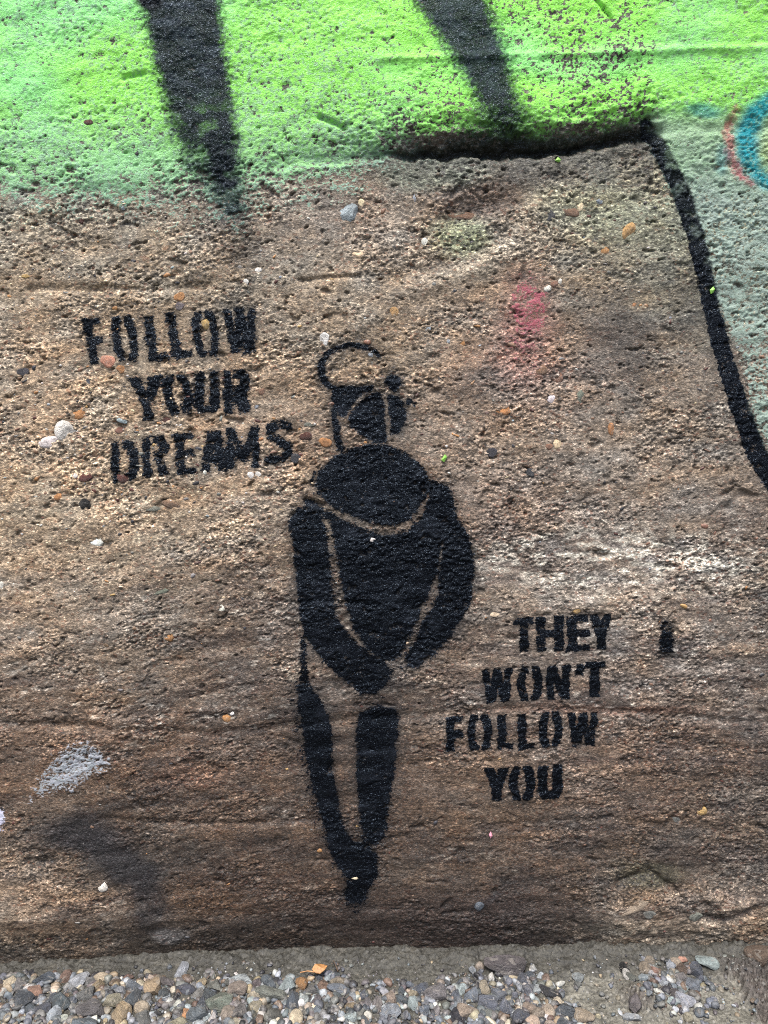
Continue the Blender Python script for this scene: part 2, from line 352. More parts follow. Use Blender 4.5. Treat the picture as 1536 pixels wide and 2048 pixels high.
m, d = poly(z5([(1065, 15), (1190, 48), (1216, 130), (1242, 250), (1300, 350), (1346, 470), (1357, 620), (1336, 780), (1292, 900), (1212, 1010), (1150, 1100), (1080, 1180), (990, 1242), (922, 1232), (915, 1182), (962, 1120), (1000, 1040), (1030, 950), (1072, 880), (1122, 820), (1130, 720), (1140, 590), (1160, 480), (1172, 400), (1130, 300), (1030, 250), (1070, 120)]), 5); figure("arm", m, d)
m, d = line(z6([(218, 120), (222, 300), (232, 450)]), [6, 8, 10], 6); lay(m, BLACK, .72)
m, d = poly(z6([(195, 440), (270, 460), (330, 540), (378, 640), (400, 760), (402, 900), (412, 1050), (440, 1180), (456, 1290), (482, 1380), (525, 1475), (640, 1490), (700, 1560), (700, 1680), (640, 1760), (610, 1840), (550, 1856), (500, 1822), (520, 1740), (515, 1680), (440, 1600), (400, 1500), (370, 1380), (330, 1240), (290, 1100), (260, 950), (238, 800), (230, 700), (205, 600)]), 7); figure("leg", m, d, .98)
m, d = poly(z6([(600, 620), (680, 592), (820, 592), (842, 650), (828, 800), (820, 950), (792, 1120), (770, 1260), (746, 1400), (730, 1450), (680, 1476), (640, 1450), (610, 1350), (592, 1200), (576, 1050), (580, 850), (582, 720)]), 5); figure("leg", m, d)
m, d = line(z4([(905, 570), (908, 574)]), 7, 3); lay(m, BLACK, 1)
m, d = line(z4([(940, 585), (944, 588)]), 4.5, 3); lay(m, BLACK, 1)
m, d = line(z4([(740, 1050), (742, 1056)]), 12, 3); lay(m, BLACK, 1)
# overspray around the figure
_, db = poly(z5([(150, 230), (600, -250), (1190, 48), (1357, 620), (1212, 1010), (990, 1242), (700, 1422), (450, 1290), (238, 1020), (178, 600)]), 5)
lay(np.exp(-np.clip(db, 0, 400) / 16) * (np.abs(db) < 300), BLACK, .30)
for P in ([(600, 1380), (620, 1480), (650, 1640), (715, 1760), (710, 1800)], [(755, 1430), (760, 1540), (745, 1670)]):
    _, db = line(P, 22, 5); lay(np.exp(-np.clip(db, 0, 400) / 15) * (np.abs(db) < 300), BLACK, .42)

# ---- stencil letters: glyphs in a unit box (x right, y up), strokes as thick segments or arcs
def arcpts(cx, cy, rx, ry, a0, a1, n=8):
    return [(cx + rx * math.cos(math.radians(a0 + (a1 - a0) * i / n)), cy + ry * math.sin(math.radians(a0 + (a1 - a0) * i / n))) for i in range(n + 1)]
G = {
 'F': [[(.22, -.2), (.22, 1.2)], [(.0, .93), (.98, .93)], [(.2, .50), (.92, .50)]],
 'O': [arcpts(.50, .5, .33, .52, 126, 234), arcpts(.50, .5, .33, .52, 54, -54)],
 'L': [[(.24, -.2), (.24, 1.2)], [(.1, .06), (1.1, .06)]],
 'W': [[(.10, 1.2), (.27, -.1)], [(.30, -.1), (.50, 1.0)], [(.50, 1.0), (.70, -.1)], [(.73, -.1), (.90, 1.2)]],
 'Y': [[(.08, 1.15), (.47, .45)], [(.92, 1.15), (.53, .45)], [(.5, .5), (.5, -.2)]],
 'U': [[(.19, 1.2), (.19, .30)] + arcpts(.5, .30, .31, .22, 180, 264, 5), [(.81, 1.2), (.81, .30)] + arcpts(.5, .30, .31, .22, 0, -84, 5)],
 'R': [[(.18, -.2), (.18, 1.2)], [(.46, .93), (.70, .90), (.82, .76), (.80, .60), (.52, .50)], [(.60, .48), (.84, -.1)]],
 'D': [[(.18, -.2), (.18, 1.2)], [(.40, .93), (.68, .86), (.82, .65), (.82, .35), (.68, .13), (.42, .06)]],
 'E': [[(.24, -.2), (.24, 1.2)], [(.1, .93), (1.05, .93)], [(.2, .5), (.9, .5)], [(.1, .06), (1.1, .06)]],
 'A': [[(.10, -.1), (.45, 1.1)], [(.90, -.1), (.55, 1.1)], [(.28, .30), (.74, .30)]],
 'M': [[(.13, -.2), (.13, 1.2)], [(.13, 1.0), (.50, .25)], [(.87, 1.0), (.50, .25)], [(.87, -.2), (.87, 1.2)]],
 'S': [[(.84, .84), (.55, .93), (.26, .84), (.24, .66), (.50, .54), (.76, .42), (.82, .22), (.58, .07), (.16, .12)]],
 'T': [[(-.1, .92), (1.1, .92)], [(.5, .8), (.5, -.2)]],
 'H': [[(.18, -.2), (.18, 1.2)], [(.82, -.2), (.82, 1.2)], [(.2, .5), (.8, .5)]],
 'N': [[(.16, -.2), (.16, 1.2)], [(.84, -.2), (.84, 1.2)], [(.16, 1.1), (.84, -.1)]],
 "'": [[(.5, 1.3), (.42, -.2)]],
}
def letter(ch, BL, BR, up, wpx, key, k=.9, soft=3.0, hbar=.8):
    """BL, BR: lower corners in pixels, up: vector to the top; wpx: stem width in pixels"""
    BL = np.array(BL, float); e = np.array(BR, float) - BL; f = np.array(up, float)
    det = e[0] * f[1] - e[1] * f[0]
    pts = [BL, BL + e, BL + f, BL + e + f]
    le, lf = np.hypot(*e), np.hypot(*f)
    def fn(u, v):
        du, dv_ = u - BL[0], v - BL[1]
        a = (du * f[1] - dv_ * f[0]) / det; b = (e[0] * dv_ - e[1] * du) / det
        a_, b_ = a * le, b * lf
        d = np.full(u.shape, 1e9)
        for st in G[ch]:
            P = [(p[0] * le, p[1] * lf) for p in st]
            hor = len(st) == 2 and abs(st[0][1] - st[1][1]) < .01
            d = np.minimum(d, sd_line(P, wpx / 2 * (hbar if hor else 1), a_, b_))
        box = np.maximum(np.maximum(-a_ , a_ - le), np.maximum(-b_, b_ - lf))
        if ch in 'ODR': d = np.maximum(d, 2.6 - np.abs(a_ - .5 * le + (0 if ch == 'O' else .14 * le)))
        return np.maximum(d, box)
    d = windowed(pts, 40, fn); m = 1 - sm(-soft, soft, d); lay(m, BLACK, k); lay(np.exp(-np.clip(d, 0, 60) / 7) * (d < 60), BLACK, .22)
    add_halo(d, 9 if soft > 4 else 6, .45 if soft > 4 else .35)
    PARTS.append(("letter", key, None, d < 0))
q = .3516
def a3(p): return (100 + q * p[0], 560 + q * p[1])
def a7(p): return (860 + q * p[0], 1180 + q * p[1])
def vec(p): return (q * p[0], q * p[1])
WORDS = [
 ("w1", "black stencilled word FOLLOW upper left, above YOUR", a3, 60, .86, [
  ('F', (232, 480), (322, 470), (-45, -258)), ('O', (372, 472), (520, 464), (-38, -260)), ('L', (566, 466), (682, 456), (-36, -258)),
  ('L', (697, 450), (815, 440), (-42, -266)), ('O', (822, 440), (975, 432), (-26, -256)), ('W', (1002, 418), (1192, 402), (-20, -252))]),
 ("w2", "black stencilled word YOUR between FOLLOW and DREAMS", a3, 62, .86, [
  ('Y', (468, 806), (652, 795), (-20, -246)), ('O', (662, 772), (828, 764), (-34, -228)), ('U', (824, 765), (968, 752), (-8, -236)), ('R', (992, 768), (1142, 756), (-10, -250))]),
 ("w3", "smudged black stencilled word DREAMS lowest of three at upper left", a3, 56, .84, [
  ('D', (355, 1152), (516, 1140), (-15, -235)), ('R', (536, 1122), (685, 1106), (-16, -225)), ('E', (722, 1110), (832, 1100), (-18, -235)),
  ('A', (866, 1095), (1010, 1084), (-8, -232)), ('M', (1006, 1078), (1196, 1062), (-8, -236)), ('S', (1222, 1052), (1385, 1040), (-8, -248))]),
 ("w4", "black stencilled word THEY lower right, above WON'T", a7, 58, .84, [
  ('T', (482, 362), (596, 358), (-6, -205)), ('H', (606, 358), (766, 350), (-6, -203)), ('E', (782, 352), (910, 347), (-6, -203)), ('Y', (918, 344), (1034, 338), (-2, -202))]),
 ("w5", "black stencilled word WON'T lower right, under THEY", a7, 58, .90, [
  ('W', (298, 648), (478, 640), (-6, -190)), ('O', (498, 640), (646, 632), (-2, -196)), ('N', (668, 630), (798, 622), (-2, -194)), ("'", (834, 487), (874, 485), (-2, -62)), ('T', (882, 612), (996, 606), (2, -202))]),
 ("w6", "black stencilled word FOLLOW lower right, above YOU", a7, 56, .90, [
  ('F', (94, 928), (190, 918), (-4, -196)), ('O', (212, 920), (358, 912), (-2, -198)), ('L', (386, 914), (474, 908), (0, -192)), ('L', (502, 914), (598, 906), (-2, -196)),
  ('O', (622, 902), (758, 894), (0, -196)), ('W', (786, 900), (962, 892), (0, -192))]),
 ("w7", "black stencilled word YOU lowest word at lower right", a7, 60, .98, [
  ('Y', (312, 1206), (448, 1202), (0, -186)), ('O', (452, 1204), (596, 1198), (0, -196)), ('U', (618, 1200), (756, 1194), (-2, -196))]),
]
for key, lab, tf, wz, k, ls in WORDS:
    for ch, bl, br, up in ls:
        wq = wz * q * (0.78 if ch in 'WMN' else 1.0) * (0.82 if ch in 'O' else 0.94)
        letter(ch, tf(bl), tf(br), vec(up), wq, key, k, 5.5 if tf is a3 else 2.6)
# smudge that fills between A and M
lay(blob(465, 905, 50, 26), BLACK, .45); lay(blob(495, 685, 22, 36), BLACK, .5); lay(blob(290, 770, 30, 12), BLACK, .45); lay(blob(478, 800, 25, 22), BLACK, .5); lay(blob(375, 812, 14, 12), BLACK, .6)
_m, _d = poly([(1319, 1238), (1347, 1240), (1346, 1316), (1319, 1316)], 7); lay(_m, BLACK, .72); add_halo(_d, 6, .5)

add_halo(sd1, 22, .55); add_halo(lnd, 8, .4)
stain = stain * (1 - halo)[..., None] + np.array(BLACK) * halo[..., None]
hn = np.clip((grain * 0.9 - pit * 3.5 - pit2 * 3) * 0.5 + 0.5, 0, 1) * fine + 0.5 * (1 - fine)
wet = worn

# ------------------------------------------------------------------ materials
def newmat(name):
    m = bpy.data.materials.new(name); m.use_nodes = True; n = m.node_tree.nodes; b = n["Principled BSDF"]; return m, n, m.node_tree.links, b
def math_node(n, l, op, a, b=None, clamp=False):
    x = n.new("ShaderNodeMath"); x.operation = op; x.use_clamp = clamp
    for i, v in enumerate((a, b)):
        if v is None: continue
        if isinstance(v, (int, float)): x.inputs[i].default_value = v
        else: l.new(v, x.inputs[i])
    return x.outputs[0]
def mapr(n, l, v, a, b, c, d, smooth=True):
    x = n.new("ShaderNodeMapRange"); x.interpolation_type = 'SMOOTHSTEP' if smooth else 'LINEAR'
    l.new(v, x.inputs[0])
    for i, k in enumerate((a, b, c, d)): x.inputs[i + 1].default_value = k
    return x.outputs[0]
def noise(n, l, vec, scale, detail=3, rough=.6, dist=0):
    x = n.new("ShaderNodeTexNoise"); l.new(vec, x.inputs["Vector"]); x.inputs["Scale"].default_value = scale
    x.inputs["Detail"].default_value = detail; x.inputs["Roughness"].default_value = rough; x.inputs["Distortion"].default_value = dist; return x
def mix(n, l, f, a, b, mode='MIX'):
    x = n.new("ShaderNodeMix"); x.data_type = 'RGBA'; x.blend_type = mode
    for sock, v in ((x.inputs[0], f), (x.inputs[6], a), (x.inputs[7], b)):
        if isinstance(v, (int, float)): sock.default_value = v
        elif isinstance(v, tuple): sock.default_value = (*v, 1) if len(v) == 3 else v
        else: l.new(v, sock)
    return x.outputs[2]
def attr(n, name):
    x = n.new("ShaderNodeAttribute"); x.attribute_name = name; return x
def ramp(n, l, v, stops):
    x = n.new("ShaderNodeValToRGB"); l.new(v, x.inputs[0]); e = x.color_ramp.elements
    while len(e) < len(stops): e.new(0.5)
    for el, (p, c) in zip(e, stops): el.position = p; el.color = (*c, 1)
    return x.outputs[0]

wallm, n, l, b = newmat("painted_concrete")
tc = n.new("ShaderNodeTexCoord"); mp = n.new("ShaderNodeMapping"); mp.inputs["Scale"].default_value = (1, 1, 1.7); l.new(tc.outputs["Object"], mp.inputs[0])
co = mp.outputs[0]
N1 = noise(n, l, co, 520, 4, .7).outputs[0]
N2 = noise(n, l, co, 190, 4, .65).outputs[0]
N3 = noise(n, l, co, 900, 2, .6).outputs[0]
vo = n.new("ShaderNodeTexVoronoi"); vo.inputs["Scale"].default_value = 430; l.new(co, vo.inputs["Vector"])
sp = n.new("ShaderNodeSeparateColor"); l.new(vo.outputs["Color"], sp.inputs[0])
hgt = attr(n, "relief").outputs["Fac"]
bright = mapr(n, l, N1, .28, .72, .22, 2.0, False)
bright = math_node(n, l, 'MULTIPLY', bright, mapr(n, l, N2, .3, .7, .66, 1.36, False))
bright = math_node(n, l, 'MULTIPLY', bright, mapr(n, l, sp.outputs[0], 0, 1, .62, 1.45, False))
bright = math_node(n, l, 'MULTIPLY', bright, mapr(n, l, hgt, .1, .75, .45, 1.28))
stn = attr(n, "stain").outputs["Color"]
cb = n.new("ShaderNodeCombineColor"); [l.new(bright, cb.inputs[i]) for i in range(3)]
base = mix(n, l, 1.0, stn, cb.outputs[0], 'MULTIPLY')
# individual sand grains: a few pale, a few rusty, a few dark
vo2 = n.new('ShaderNodeTexVoronoi'); vo2.inputs['Scale'].default_value = 820; l.new(co, vo2.inputs['Vector'])
sp2 = n.new('ShaderNodeSeparateColor'); l.new(vo2.outputs['Color'], sp2.inputs[0])
sand = math_node(n, l, 'ADD', mapr(n, l, sp2.outputs[0], 0, 1, .50, 1.28, False), mapr(n, l, sp2.outputs[1], .86, .93, 0, 1.7))
cb2 = n.new('ShaderNodeCombineColor'); [l.new(sand, cb2.inputs[i]) for i in range(3)]
base = mix(n, l, 1.0, base, cb2.outputs[0], 'MULTIPLY')
pg = mapr(n, l, sp.outputs[1], .90, .95, 0, .8); base = mix(n, l, pg, base, mix(n, l, 1.0, stn, (2.3, 2.35, 2.4), 'MULTIPLY'))
rg = mapr(n, l, sp.outputs[2], .93, .95, 0, .55); base = mix(n, l, rg, base, mix(n, l, 1.0, stn, (1.0, .5, .35), 'MULTIPLY'))
dg = mapr(n, l, sp.outputs[1], .07, .05, 0, .75); base = mix(n, l, dg, base, (.02, .018, .017))
base = mix(n, l, mapr(n, l, attr(n, 'wet').outputs['Fac'], 0, 1, .36, 0, False), base, mix(n, l, 1.0, stn, (1.0, 1.0, 1.0), 'MULTIPLY'))
cov = attr(n, "cover").outputs["Fac"]; pc = attr(n, "paint").outputs["Color"]
k = math_node(n, l, 'ADD', math_node(n, l, 'MULTIPLY', math_node(n, l, 'SUBTRACT', N1, .5), 1.7), math_node(n, l, 'MULTIPLY', math_node(n, l, 'SUBTRACT', hgt, .5), .80))
k = math_node(n, l, 'ADD', k, math_node(n, l, 'MULTIPLY', math_node(n, l, 'SUBTRACT', N2, .5), .7))
msk = mapr(n, l, math_node(n, l, 'ADD', cov, k), .42, .60, 0, 1)
msk = math_node(n, l, 'MULTIPLY', msk, mapr(n, l, cov, .02, .25, 0, 1))
pcv = mix(n, l, 1.0, pc, mix(n, l, mapr(n, l, N2, .3, .7, 0, 1), (.80, .84, .80), (1.12, 1.08, 1.1)), 'MULTIPLY')
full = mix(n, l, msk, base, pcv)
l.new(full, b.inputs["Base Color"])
rr = mapr(n, l, N2, .3, .7, .45, .75); rr = math_node(n, l, 'SUBTRACT', rr, math_node(n, l, 'MULTIPLY', attr(n, "wet").outputs["Fac"], .10))
pr = mapr(n, l, N2, .35, .65, .16, .40)
rx = n.new("ShaderNodeMix"); l.new(msk, rx.inputs[0]); l.new(rr, rx.inputs[2]); l.new(pr, rx.inputs[3]); l.new(rx.outputs[0], b.inputs["Roughness"])
l.new(math_node(n, l, 'ADD', mapr(n, l, msk, 0, 1, .36, .10, False), mapr(n, l, N3, .56, .66, 0, 1.0)), b.inputs["Specular IOR Level"])
l.new(mix(n, l, msk, (1, 1, 1), (.62, .78, 1.0)), b.inputs['Specular Tint'])
bp = n.new("ShaderNodeBump"); bp.inputs["Strength"].default_value = .9; bp.inputs["Distance"].default_value = .0011
hh = math_node(n, l, 'ADD', N1, math_node(n, l, 'MULTIPLY', N3, .35)); l.new(hh, bp.inputs["Height"]); l.new(bp.outputs[0], b.inputs["Normal"])

def stone_material(name, use_object=True):
    m, n, l, b = newmat(name)
    tc = n.new("ShaderNodeTexCoord"); oi = n.new("ShaderNodeObjectInfo")
    ad = n.new("ShaderNodeVectorMath"); ad.operation = 'ADD'; l.new(tc.outputs["Object"], ad.inputs[0])
    cr = n.new("ShaderNodeVectorMath"); cr.operation = 'SCALE'; cr.inputs[0].default_value = (13, 7, 5); l.new(oi.outputs["Random"], cr.inputs["Scale"]); l.new(cr.outputs[0], ad.inputs[1])
    v = ad.outputs[0]
    colr = oi.outputs["Color"] if use_object else attr(n, "tint").outputs["Color"]
    sc = 1.0 if use_object else 140.0
    a = noise(n, l, v, 1.6 * sc, 5, .6, .6).outputs[0]; c = noise(n, l, v, 9 * sc, 4, .7).outputs[0]
    cb = n.new("ShaderNodeCombineColor")
    f = math_node(n, l, 'MULTIPLY', mapr(n, l, a, .3, .7, .62, 1.35), mapr(n, l, c, .3, .7, .72, 1.28))
    [l.new(f, cb.inputs[i]) for i in range(3)]
    col = mix(n, l, 1.0, colr, cb.outputs[0], 'MULTIPLY')
    vein = noise(n, l, v, 1.3 * sc, 3, .5, 1.5).outputs[0]
    vm = mapr(n, l, vein, .60, .66, 0, .30); col = mix(n, l, vm, col, (.34, .31, .27))
    dm = mapr(n, l, noise(n, l, v, 3.1 * sc, 5, .75).outputs[0], .52, .72, 0, .45); col = mix(n, l, dm, col, (.10, .085, .065))
    l.new(col, b.inputs["Base Color"]); l.new(mapr(n, l, c, .3, .7, .38, .7), b.inputs["Roughness"])
    bp = n.new("ShaderNodeBump"); bp.inputs["Strength"].default_value = .5; bp.inputs["Distance"].default_value = .05 if use_object else .0006
    l.new(c, bp.inputs["Height"]); l.new(bp.outputs[0], b.inputs["Normal"])
    return m
stonem = stone_material("gravel_stone"); smallm = stone_material("small_stone", False)

soilm, n, l, b = newmat("wet_soil")
tc = n.new("ShaderNodeTexCoord"); co = tc.outputs["Object"]
A = noise(n, l, co, 60, 5, .6).outputs[0]; B = noise(n, l, co, 420, 4, .7).outputs[0]
vo = n.new("ShaderNodeTexVoronoi"); vo.inputs["Scale"].default_value = 520; l.new(co, vo.inputs["Vector"]); sp = n.new("ShaderNodeSeparateColor"); l.new(vo.outputs["Color"], sp.inputs[0])
c0 = ramp(n, l, A, [(.3, lin(68, 66, 59)), (.55, lin(99, 97, 89)), (.75, lin(104, 100, 90))])
ff = math_node(n, l, 'MULTIPLY', mapr(n, l, B, .3, .7, .55, 1.4), mapr(n, l, sp.outputs[0], 0, 1, .75, 1.25))
cb = n.new("ShaderNodeCombineColor"); [l.new(ff, cb.inputs[i]) for i in range(3)]
c0 = mix(n, l, 1.0, c0, cb.outputs[0], 'MULTIPLY')
c0 = mix(n, l, attr(n, "clay").outputs["Fac"], c0, mix(n, l, 1.0, lin(74, 68, 64), cb.outputs[0], 'MULTIPLY'))
c0 = mix(n, l, mapr(n, l, sp.outputs[1], .95, .97, 0, .7), c0, (.22, .21, .19))
c0 = mix(n, l, mapr(n, l, attr(n, 'damp_dark').outputs['Fac'], 0, 1, 0, .92), c0, mix(n, l, 1.0, c0, (.35, .35, .35), 'MULTIPLY'))
l.new(c0, b.inputs["Base Color"]); l.new(mapr(n, l, B, .3, .7, .5, .8), b.inputs["Roughness"])
bp = n.new("ShaderNodeBump"); bp.inputs["Strength"].default_value = .8; bp.inputs["Distance"].default_value = .0015; l.new(B, bp.inputs["Height"]); l.new(bp.outputs[0], b.inputs["Normal"])

# ------------------------------------------------------------------ build the wall: one grid cut into bare face and painted parts
def grid_obj(name, P, faces, mat, attrs, parent=None):
    """P (N,3) points, faces (M,4); keeps only the points used"""
    used, inv = np.unique(faces.ravel(), return_inverse=True)
    me = bpy.data.meshes.new(name); nf = len(faces)
    me.vertices.add(len(used)); me.vertices.foreach_set("co", P[used].astype(np.float32).ravel())
    me.loops.add(nf * 4); me.loops.foreach_set("vertex_index", inv.astype(np.int32).ravel())
    me.polygons.add(nf); me.polygons.foreach_set("loop_start", np.arange(0, nf * 4, 4, dtype=np.int32))
    me.polygons.foreach_set("use_smooth", np.ones(nf, bool))
    me.update(calc_edges=True)
    for an, (kind, data) in attrs.items():
        at = me.attributes.new(an, kind, 'POINT')
        at.data.foreach_set("color" if kind == 'FLOAT_COLOR' else "value", data[used].astype(np.float32).ravel())
    me.materials.append(mat)
    o = bpy.data.objects.new(name, me); COL.objects.link(o)
    if parent: o.parent = parent
    return o
Y = -H / mm
Yf = Y.copy()
P = np.stack([X, Yf, Z], -1).reshape(-1, 3)
idx = np.arange(NX * NZ).reshape(NZ, NX)
Q = np.stack([idx[:-1, :-1], idx[:-1, 1:], idx[1:, 1:], idx[1:, :-1]], -1).reshape(-1, 4)
rgba = lambda c: np.concatenate([c, np.ones(c.shape[:2] + (1,))], -1).reshape(-1, 4)
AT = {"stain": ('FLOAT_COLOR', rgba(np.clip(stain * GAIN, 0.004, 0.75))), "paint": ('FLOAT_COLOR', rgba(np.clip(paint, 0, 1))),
      "cover": ('FLOAT', cover.ravel()), "relief": ('FLOAT', hn.ravel()), "wet": ('FLOAT', wet.ravel())}
owner = np.zeros((NZ, NX), np.int32)
for i, (nm, key, lab, mk) in enumerate(PARTS): owner[mk] = i + 1
fo = owner[:-1, :-1].ravel()
wall = grid_obj("concrete_wall", P, Q[fo == 0], wallm, AT)
tag(wall, "rough old concrete wall with lime green paint and a black stencilled person", "wall", kind="thing")
def empty(name, parent):
    e = bpy.data.objects.new(name, None); COL.objects.link(e); e.parent = parent; e.empty_display_size = .02; return e
holders = {"figure": tag(empty("stencilled_figure", wall), "black stencilled standing person seen slightly bowed, between the two texts")}
for key, lab, *_ in WORDS: holders[key] = tag(empty("stencilled_word", wall), lab)
for i, (nm, key, lab, mk) in enumerate(PARTS):
    f = Q[fo == i + 1]
    if len(f) == 0: continue
    o = grid_obj(nm, P, f, wallm, AT, holders.get(key, wall))
    if lab: o['label'] = lab
# the body behind the face, so the wall has its thickness
bm = bmesh.new()
x0, x1, z0, z1, yb = gx[0], gx[-1], gz[0], gz[-1], .32
front = [bm.verts.new((x, -0.004, z)) for x, z in ((x0, z0), (x1, z0), (x1, z1), (x0, z1))]
back = [bm.verts.new((x, yb, z)) for x, z in ((x0, z0), (x1, z0), (x1, z1), (x0, z1))]
for i in range(4): bm.faces.new((front[i], back[i], back[(i + 1) % 4], front[(i + 1) % 4]))
bm.faces.new(back)
me = bpy.data.meshes.new("wall_core"); bm.to_mesh(me); bm.free()
bodym, n, l, b = newmat("plain_concrete"); tc = n.new("ShaderNodeTexCoord")
l.new(ramp(n, l, noise(n, l, tc.outputs["Object"], 12, 6, .7).outputs[0], [(.3, (.13, .11, .09)), (.7, (.26, .23, .19))]), b.inputs["Base Color"]); b.inputs["Roughness"].default_value = .85
me.materials.append(bodym); o = bpy.data.objects.new("wall_core", me); COL.objects.link(o); o.parent = wall

def wall_h(x, z):
    i = int(np.clip(np.searchsorted(gx, x), 1, NX - 2)); j = int(np.clip(np.searchsorted(gz, z), 1, NZ - 2))
    return float(H[j - 1:j + 2, i - 1:i + 2].mean()) / mm

# ------------------------------------------------------------------ ground
hx = spread(-0.40, 0.40, 0.0011, (-9, 9), 1.2)
hy = spread(-0.16, 0.03, 0.0011, (-12, 0.31), 1.2)
GX, GY = np.meshgrid(hx, hy); gxm, gym = GX * mm, GY * mm
near = ((np.abs(GX) < .42) & (GY > -.18)).astype(float)
foot = np.interp(GX, [-.40, -.32, -.16, .02, .14, .22, .32, .4], [-13, -12, -2, 1, 3, 9, 9, 9]) / mm
bank = np.interp(-GY, [-.1, .004, .016, .034, .09, .4], [1, 1, .75, .25, 0, 0])
def ground_fields(GX, GY, gxm, gym, near, foot, bank):
    h = foot * bank + fbm(gxm / 45, gym / 30, 2, 3) * .0030 * (0.35 + .65 * near)
    h += fbm(gxm / 9, gym / 8, 3, 4, .6) * .0020 * near + np.abs(fbm(gxm / 4, gym / 4, 5, 3, .6)) * .0016 * near * (.4 + bank)
    clay = sm(.285, .300, GX + fbm(gxm / 15, gym / 15, 4, 2) * .018 + (GY + .05) * .25) * sm(-.012, -.028, GY)
    cl = 1 - np.abs(fbm(gxm / 7, gym / 7, 7, 3, .55))
    clay2 = np.exp(-(((GX - .208) / .016) ** 2 + ((GY + .055) / .012) ** 2))
    h += (clay + .7 * clay2) * (cl ** 3 * .014 - .001)
    rim = np.exp(-((GY + .004) / .012) ** 2) * near
    h += rim * (fbm(gxm / 24, gym / 18, 1, 4, .6) * .008 + fbm(gxm / 4, gym / 3.4, 6, 4, .7) * .0030)
    return h, np.clip(clay + clay2 * .8, 0, 1)
damp_dark = np.maximum(sm(-.044, -.020, GY + fbm(gxm / 14, gym / 9, 8, 3) * .014), .8 * sm(.150, .125, GX + fbm(gxm / 20, gym / 20, 3, 2) * .02))  # damp soil along the wall, darker soil between the gravel stones
gh, clay = ground_fields(GX, GY, gxm, gym, near, foot, bank)
GP = np.stack([GX, GY, gh], -1).reshape(-1, 3); gi = np.arange(GX.size).reshape(GX.shape)
GQ = np.stack([gi[:-1, :-1], gi[:-1, 1:], gi[1:, 1:], gi[1:, :-1]], -1).reshape(-1, 4)
ground = grid_obj("ground", GP, GQ, soilm, {"clay": ('FLOAT', clay.ravel()), "damp_dark": ('FLOAT', damp_dark.ravel())})
tag(ground, "wet grey brown soil strewn with gravel at the foot of the wall", kind="structure")
def ground_h(x, y):
    i = int(np.clip(np.searchsorted(hx, x), 1, len(hx) - 2)); j = int(np.clip(np.searchsorted(hy, y), 1, len(hy) - 2))
    return float(gh[j - 1:j + 2, i - 1:i + 2].mean())

# ------------------------------------------------------------------ stones
def stone_mesh(name, seed, sub, cuts, flat, mat):
    r = random.Random(seed); bm = bmesh.new(); bmesh.ops.create_icosphere(bm, subdivisions=sub, radius=1)
    planes = []
    for _ in range(cuts):
        d = Vector((r.gauss(0, 1), r.gauss(0, 1), r.gauss(0, 1))).normalized(); planes.append((d, r.uniform(.46, .84)))
    ph = [r.uniform(0, 6) for _ in range(6)]
    for v in bm.verts:
        p = v.co.copy()
        for d, k in planes:
            t = p.dot(d)
            if t > k: p -= d * (t - k)
        p *= 1 + .05 * math.sin(3.1 * p.x + ph[0]) + .05 * math.sin(3.7 * p.y + ph[1]) + .025 * math.sin(8 * p.z + ph[2] + 5 * p.x)
        v.co = p
    for f in bm.faces: f.smooth = True
    me = bpy.data.meshes.new(name); bm.to_mesh(me); bm.free()
    if flat: me.set_sharp_from_angle(angle=math.radians(flat))
    me.materials.append(mat); return me
ROUGH = [stone_mesh("stone", i, 3, 12 + i % 7, 16, stonem) for i in range(14)]
ROUND = [stone_mesh("pebble", 50 + i, 3, 3, 60, stonem) for i in range(7)]
PAL = {'slate': lin(94, 101, 110), 'blue': lin(118, 127, 140), 'pale': lin(168, 178, 184), 'grey': lin(128, 126, 122), 'dark': lin(62, 62, 68), 'tan': lin(172, 154, 130),
       'ochre': lin(190, 164, 118), 'brown': lin(132, 104, 82), 'rust': lin(150, 112, 92), 'white': lin(216, 212, 204), 'mauve': lin(116, 108, 108), 'olive': lin(122, 124, 112), 'black': (.008, .008, .01),
       'orange': lin(205, 140, 74), 'cream': lin(222, 200, 165), 'red': lin(92, 52, 44), 'pink': lin(226, 158, 128)}
def place(me, name, parent, loc, size, rot, col):
    o = bpy.data.objects.new(name, me); COL.objects.link(o); o.parent = parent
    o.location = loc; o.scale = size; o.rotation_euler = rot; o.color = (*col, 1); return o
def jit(c, r, k=.14):
    f = .64 * (1 + r.uniform(-k, k)); return tuple(min(.9, max(.004, v * f * (1 + r.uniform(-.05, .05)))) for v in c)

